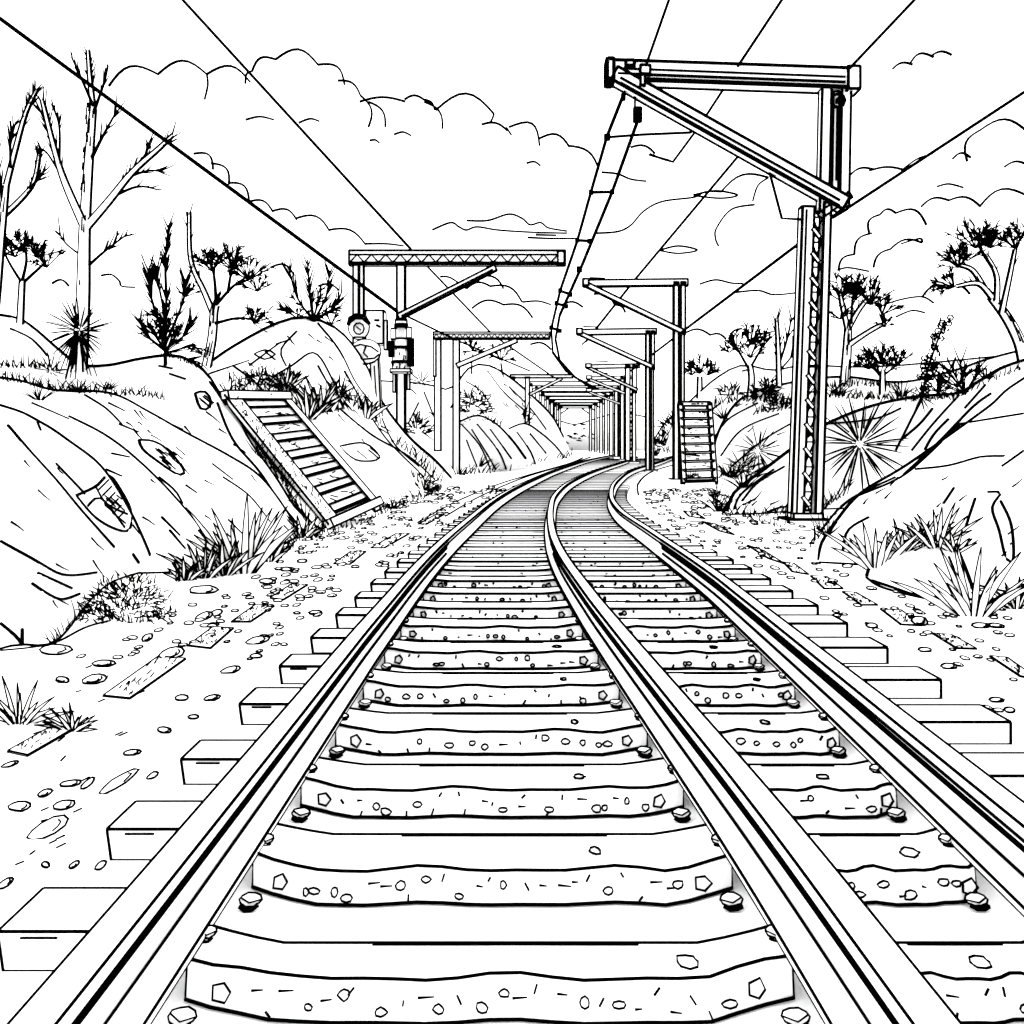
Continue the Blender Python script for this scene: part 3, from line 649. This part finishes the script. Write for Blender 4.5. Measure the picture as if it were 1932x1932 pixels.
def yucca(x,y,r,n,skirt=0,name='yucca_plant',dx=0,dy=0,w=3.5,front=False,dep=None):
    b=B(name,LEAF); h0=hit(x,y)
    if dep: h0=P(x,y,dep)
    c=P(x+dx,y+dy,h0.y); 
    if front: c=h0+(CAM-h0).normalized()*(r*.3*h0.y/F)
    elif dy: b.limb([h0,h0.lerp(c,.5),c],10,8,3.2)
    star(b,c,r,n,w,front=front); 
    if skirt:
        for i in range(skirt): 
            a=R(-.5,.5); p=c+V((R(-6,6)*c.y/F,-.02,0)); d=V((math.sin(a)*.8,R(-.3,.3),-1)).normalized(); stroke(b,p,d,R(.7,1.25)*abs(dy)*c.y/F,2.4,1.5,V((0,0,0)),2)
    b.make()
ty=hit(150,700).y
yucca(150,702,58,30,22,dx=0,dy=-78,w=4,dep=ty-.35)
yucca(1622,838,86,28,w=5,front=True); yucca(1430,850,48,20,w=3.2,front=True)
yucca(795,722,26,14,w=3); yucca(1400,885,42,14,w=3,front=True); yucca(1450,735,26,14,w=3,front=True); yucca(640,745,40,16,w=3,front=True); yucca(95,700,34,14,w=3,front=True)
tree('small_tree',1932,700,[([(1935,700),(1925,650),(1900,600),(1870,560)],22,12),([(1870,560),(1845,535),(1805,540)],8,3),([(1880,570),(1880,520),(1860,480)],8,3),([(1890,590),(1905,520),(1915,470)],7,3),([(1858,545),(1835,510),(1810,500)],7,3),([(1872,505),(1850,470),(1845,440)],5,3)],
 [(1808,505,46,18,V((-.4,0,.8)),1.3),(1800,542,36,14,V((-.8,0,.4)),1.1),(1840,468,48,22),(1868,468,42,16),(1915,468,44,16),(1925,450,34,10),(1825,492,36,12)],twig=.5)
tree('small_tree',1594,722,[([(1594,722),(1598,660),(1600,620)],15,9),([(1600,625),(1590,580),(1585,555)],7,3),([(1600,620),(1620,585),(1640,560)],7,3),([(1602,650),(1640,625),(1668,610)],7,3),([(1606,610),(1608,570),(1612,545)],5,3)],
 [(1586,568,48,18),(1614,565,44,16),(1642,575,46,18),(1664,594,36,14),(1668,617,28,12),(1585,602,28,10)],twig=.6)
tree('small_tree',1415,752,[([(1415,752),(1418,715),(1415,690)],9,6),([(1415,700),(1395,665),(1385,650)],5,3),([(1415,695),(1435,660),(1442,645)],5,3)],[(1390,660,34,14),(1415,650,40,16),(1440,655,32,14),(1375,665,20,8),(1415,675,30,8)],twig=.4)
tree('bare_tree',1470,730,[([(1470,728),(1468,660),(1465,600)],7,2),([(1469,690),(1485,640),(1493,600)],5,2),([(1470,700),(1495,670),(1505,640)],4,2)],twig=.8)
tree('small_tree',1320,752,[([(1320,752),(1320,725),(1320,710)],7,5)],[(1305,708,26,12),(1320,705,32,14),(1335,708,26,12)],twig=.2)
tree('small_tree',1665,745,[([(1665,745),(1665,715),(1665,700)],8,5),([(1665,715),(1645,690),(1640,680)],4,3),([(1665,710),(1690,690),(1700,680)],4,3)],[(1640,697,32,14),(1662,687,40,18),(1690,692,34,14),(1660,707,36,10)],twig=.3)
tree('small_shrub',1820,745,[([(1820,745),(1815,710),(1812,680)],5,2),([(1820,745),(1840,710),(1850,690)],4,2)],[(1820,742,66,14),(1808,730,40,8)],twig=.7)
tree('bare_shrub',1770,748,[([(1770,748),(1770,705)],6,3)],[(1770,740,34,12)],twig=.5)
# flowering stalk plant: slim stem with clusters of small blossoms
cb=B('flowering_yucca',LEAF); hb=hit(1738,752)
cb.tube([P(1738,752,hb.y),P(1752,690,hb.y),P(1782,606,hb.y)],3.6,2.6)
for i in range(34):
    t=R(0,1); x=1736+46*t+R(-17,17)*(1-.3*t); y=742-138*t+R(-6,6); c=P(x,y,hb.y+R(-.15,.15)); r=R(4,7)*hb.y/F
    cb.tube([c+V((math.cos(a*1.05)*r,0,math.sin(a*1.05)*r*.9)) for a in range(6)],2.3,closed=True)
    cb.tube([c,c+V((R(-1,1)*r,0,R(-1,1)*r))],2.6)
for i in range(60):
    t=R(0,1); x=1736+46*t+R(-15,15)*(1-.2*t); y=745-140*t+R(-5,5); p=P(x,y,hb.y+R(-.2,.2)); cb.tube([p,p+V((R(-.05,.05),0,R(.03,.08)))*hb.y/17],3,2,sides=3)
star(cb,P(1738,748,hb.y-.2),26,12,3,front=True); cb.make()

gg=B('grass',LEAF)
def grassline(pts,hh,step,w=2.2,spread=.6,jy=6):
    c=cr(pts,6); L=sum(math.dist(a,b2) for a,b2 in zip(c,c[1:])); n=int(L/step)
    rs=resample([(p[0],p[1],0) for p in c],max(n,2))
    for p in rs:
        q=hit(p.x+R(-3,3),p.y+R(0,jy))
        a=R(-1,1)*spread; stroke(gg,q,V((math.sin(a),R(-.5,.05),math.cos(a))).normalized(),hh*R(.5,1.1)*q.y/F,w,1)
for pts,hh,st_ in [([(0,712),(60,722),(120,735),(200,738)],28,3),([(0,690),(50,690),(110,695)],24,3),([(210,745),(250,742),(310,750)],24,3),([(420,735),(470,745),(560,742)],34,3.2),([(430,715),(500,725),(560,715)],30,4),([(560,760),(600,778),(650,770)],44,3.2),([(640,740),(690,780),(715,800)],40,3.2),
 ([(480,850),(520,890),(560,950),(600,1010)],38,3.2),([(100,1215),(140,1170),(180,1150),(210,1165)],40,3.5),([(330,1095),(360,1090),(420,1085)],54,3.6),([(500,1050),(540,1040),(565,1015)],36,3.2),([(560,1010),(590,1012),(610,1003)],44,3.4),([(720,965),(760,950),(830,925)],26,3),
 ([(780,850),(800,880),(830,905)],34,3.2),([(860,893),(900,890),(960,883)],24,3),([(980,878),(1020,868),(1080,858)],18,3),([(870,800),(900,788),(945,800)],20,3),([(1340,935),(1360,960),(1400,970)],42,3.2),([(1400,972),(1440,970),(1485,965)],24,3),([(1530,1030),(1545,1005),(1560,985)],40,3.4),
 ([(1350,900),(1380,890),(1420,885)],30,3.6),([(1560,745),(1620,748),(1720,752),(1800,748)],20,2.8),([(1550,960),(1580,940),(1600,915)],34,4),([(1410,745),(1440,755),(1480,760)],26,3.2),([(1230,850),(1260,852),(1300,850)],18,3.2),([(1345,765),(1380,755),(1420,752)],18,3.6),([(1800,748),(1850,725),(1932,690)],16,6),
 ([(490,700),(520,715),(560,705)],28,3.8),([(600,750),(640,745),(690,765)],34,3.8),([(1560,728),(1640,725),(1700,730)],16,3.6),([(740,830),(770,850),(790,870)],28,3.4),([(1420,780),(1460,772),(1495,765)],22,3.6),([(1240,820),(1260,815),(1275,800)],20,3.6),([(300,665),(330,672),(360,685)],14,3.6),
 ([(620,1005),(680,985),(720,965)],18,5),([(1410,975),(1440,985),(1480,990)],16,5),([(210,1165),(260,1172),(330,1150)],22,4)]:
    grassline(pts,hh,st_)
for a in [(460,1080,150,18,True,.7),(425,1085,80,12,True,.8),(385,1090,80,12,True,.8),(350,1095,50,10,True,1),(510,1060,60,10,True,.9),(150,740,30,14,False,1),(205,735,34,10,False,1),(75,755,36,14,False,1),(40,1364,92,13,True,1.15),(140,1378,56,16,True,1.3),(585,790,66,12,True,.9),(605,775,70,10,True,.8),(570,1015,50,10,True,1),
 (1650,1070,110,14,True,.95),(1700,1040,64,8,True,1),(1765,1032,88,12,True,.9),(1735,1030,70,8,True,.9),(1828,1160,140,18,True,.9),(1915,1148,72,12,True,1),(1355,965,56,16,False,1),(1400,920,50,14,False,1),(1560,1010,40,12,False,1),(800,925,34,16,False,1),(740,960,30,14,False,1),(1800,1040,50,8,True,1),
 (1445,745,30,12,False,1),(1240,860,22,14,False,1),(1380,900,40,14,False,1),(1300,905,24,10,False,1),(690,790,46,12,True,.8),(905,880,26,14,False,1),(540,735,50,10,True,.9),(1365,790,30,12,False,1),(1520,745,30,10,False,1),(1860,715,36,12,False,1),(1580,745,30,12,False,1),(1700,748,36,12,False,1)]:
    tuft(gg,a[0],a[1],a[2],a[3],a[4],a[5],3.8 if a[4] else 3.2)
gg.make()
def shrub(x,y,w_,h_,n,name='shrub'):
    b=B(name,LEAF); q=hit(x,y); q.y-=w_*.3*q.y/F; s=q.y/F
    for i in range(n):
        a=R(-1.5,1.5); r=R(.1,1)**.6; p=q+V((math.sin(a)*w_/2*r*s,R(-.3,.3)*w_*s,math.cos(a)*h_*r*s)); a2=a+R(-.9,.9)
        stroke(b,p,V((math.sin(a2),R(-.5,.5),math.cos(a2))).normalized(),R(8,22)*s,2.6,1.2,n=2)
    b.make()
shrub(255,1168,160,92,300); shrub(895,785,60,50,80); shrub(790,820,40,34,50)
shrub(1250,850,40,30,50); shrub(1440,755,60,36,50); shrub(1375,750,44,20,30); shrub(985,800,30,24,30); shrub(795,930,60,34,50); shrub(1470,775,50,24,36); shrub(500,735,80,30,60); shrub(1265,810,30,24,26)
tree('palm_tree',950,712,[([(950,730),(948,705),(945,685)],5,4)],[(945,680,30,14,V((0,0,1)),1.8)],twig=0); tree('palm_tree',890,705,[([(890,715),(890,690),(892,668)],4,3)],[(892,662,22,12,V((0,0,1)),1.8)],twig=0)

# ---------- clouds ----------
DC=420
def arcs(b,seq,bulge=.28,w=3.5):
    out=[]
    for (x0,y0),(x1,y1) in zip(seq,seq[1:]):
        L=math.hypot(x1-x0,y1-y0); nx,ny=(y1-y0)/L,-(x1-x0)/L
        for i in range(9):
            t=i/8; s=math.sin(t*math.pi)*bulge*L; out.append(P(x0+(x1-x0)*t+nx*s,y0+(y1-y0)*t+ny*s,DC))
    b.tube(out,w,sides=4)
def cloud(*parts):
    b=B('cloud',ROCK)
    for p in parts:
        if isinstance(p,tuple): arcs(b,p[0],p[1])
        else: b.tube([P(x,y,DC) for x,y in cr(p,6)],3.4,2.8)
    b.make()
cloud(([(205,163),(298,140),(390,140),(472,155)],.28),[(390,138),(392,160),(386,188)],[(463,158),(465,140),(478,133)],([(476,133),(520,112),(600,122),(650,160)],.3),([(637,152),(680,180),(695,240)],.22),([(678,192),(765,192)],.1),([(695,192),(727,240)],.22),([(763,188),(800,188),(820,208)],.22),([(800,192),(835,243)],.22),
 ([(822,208),(932,215)],.32),[(932,215),(925,230),(908,235)],([(908,235),(958,247)],.18),[(955,240),(965,255)],([(960,240),(1018,275)],.42),([(1016,262),(1075,278)],.28),([(1072,275),(1130,320)],.2),
 [(463,226),(490,220),(517,226)],[(563,232),(585,224),(603,229)],[(697,265),(708,264),(716,270)],[(743,254),(760,249),(776,256)],[(993,308),(1008,305),(1020,313)])
cloud(([(365,290),(402,320)],.35),([(398,308),(432,348)],.3),([(430,345),(470,380)],.3),([(468,381),(515,400)],.25),([(515,398),(560,415)],.25),([(558,412),(622,436)],.25),([(620,434),(690,462)],.2),[(690,460),(730,460),(762,464)])
cloud([(815,434),(850,420),(866,428),(880,434),(900,428),(940,434),(1000,438),(1070,440)],[(880,416),(920,416),(960,404),(985,412),(1000,424),(1020,420),(1035,430),(1070,436)],[(995,448),(1040,450),(1085,450)],[(1010,443),(1050,444)])
cloud([(1135,325),(1165,328),(1190,338),(1220,342)],([(1190,278),(1236,290)],.2),[(1225,290),(1250,300),(1272,306)],[(1125,440),(1165,437),(1190,425),(1215,398),(1250,380),(1310,372),(1330,362),(1362,362)],([(1362,360),(1450,335)],.2),[(1450,335),(1430,350),(1420,380)],[(1424,386),(1380,395),(1352,430),(1350,450),(1356,465)],[(1308,368),(1350,360),(1392,368),(1360,374),(1308,369)],[(1245,472),(1280,464),(1316,472),(1280,478),(1246,473)])
cloud(([(1600,335),(1650,320)],.2),([(1640,322),(1710,322)],.1),[(1700,322),(1730,300),(1760,290)],([(1825,305),(1850,245),(1940,250)],.25),([(1797,300),(1832,298)],.3),([(1895,315),(1940,312)],.2))
cloud(([(1684,130),(1722,122)],.2),([(1716,122),(1762,108)],.3),([(1756,106),(1796,104)],.2)); cloud([(1768,352),(1790,347),(1818,354)])
cloud(([(1582,510),(1612,480),(1645,440)],.25),([(1640,440),(1660,405),(1690,402),(1748,425)],.3),([(1738,390),(1790,378),(1850,390)],.2),([(1848,390),(1940,370)],.25),[(1580,510),(1600,505),(1640,512)],([(1648,505),(1680,470),(1740,458)],.2),[(1740,458),(1735,450),(1700,460)])
cloud([(1320,536),(1350,528),(1380,534),(1402,535)],[(1385,552),(1430,548),(1460,556),(1505,552)],[(1660,578),(1700,565),(1740,560),(1762,572)],[(1690,598),(1720,586),(1745,590)],([(1290,630),(1340,632),(1370,640)],.2),([(1375,640),(1400,620)],.2))
cloud(([(880,545),(925,540),(985,570)],.22),([(890,582),(950,575),(1005,600)],.2),[(830,522),(850,524),(880,545)],[(985,570),(1015,568),(1040,575)],([(1060,575),(1100,580)],.2),([(910,520),(950,545)],.2))
cloud([(190,520),(210,518),(225,530),(230,540),(255,542)],([(510,505),(555,520)],.3),([(98,535),(130,540)],.3),([(1120,555),(1160,575),(1180,590)],.2),([(1000,650),(1040,660)],.2),([(600,540),(640,548)],.2),([(1740,560),(1790,545),(1830,555)],.25))

for b in (ground,h1,h2,h3,h4,h5,h6,h7,r0,r1,r2,r3,r4,fs_): b.make()

# ---------- light, world, camera ----------
w=bpy.data.worlds.new('World'); bpy.context.scene.world=w; w.use_nodes=True; nt=w.node_tree; nt.nodes.clear()
o=nt.nodes.new('ShaderNodeOutputWorld'); bg=nt.nodes.new('ShaderNodeBackground'); sk=nt.nodes.new('ShaderNodeTexSky'); sk.sky_type='NISHITA'; sk.sun_disc=False
sk.sun_elevation=math.radians(60); sk.sun_rotation=math.radians(200); sk.air_density=1; sk.dust_density=1
hs=nt.nodes.new('ShaderNodeHueSaturation'); hs.inputs['Saturation'].default_value=0; hs.inputs['Value'].default_value=.05
# bright even overcast veil added to the clear sky
ad=nt.nodes.new('ShaderNodeMixRGB'); ad.blend_type='ADD'; ad.inputs[0].default_value=1; ad.inputs[2].default_value=(1.5,1.5,1.5,1)
nt.links.new(sk.outputs[0],hs.inputs['Color']); nt.links.new(hs.outputs[0],ad.inputs[1]); nt.links.new(ad.outputs[0],bg.inputs['Color']); bg.inputs['Strength'].default_value=1.9
nt.links.new(bg.outputs[0],o.inputs[0])
s=bpy.data.lights.new('sun','SUN'); s.energy=1.0; s.angle=math.radians(12); s.color=(1,.98,.95); so=bpy.data.objects.new('sun',s); bpy.context.collection.objects.link(so); so.rotation_euler=(math.radians(30),0,math.radians(20))
c=bpy.data.cameras.new('camera'); c.lens=36*F/1932; c.sensor_width=36; c.shift_y=-126/1932; c.clip_start=.05; c.clip_end=5000
co=bpy.data.objects.new('camera',c); bpy.context.collection.objects.link(co); co.location=CAM; co.rotation_euler=(math.radians(90),0,0)
bpy.context.scene.camera=co
sc_=bpy.context.scene; sc_.view_settings.view_transform='Standard'; sc_.view_settings.look='None'; sc_.view_settings.exposure=0
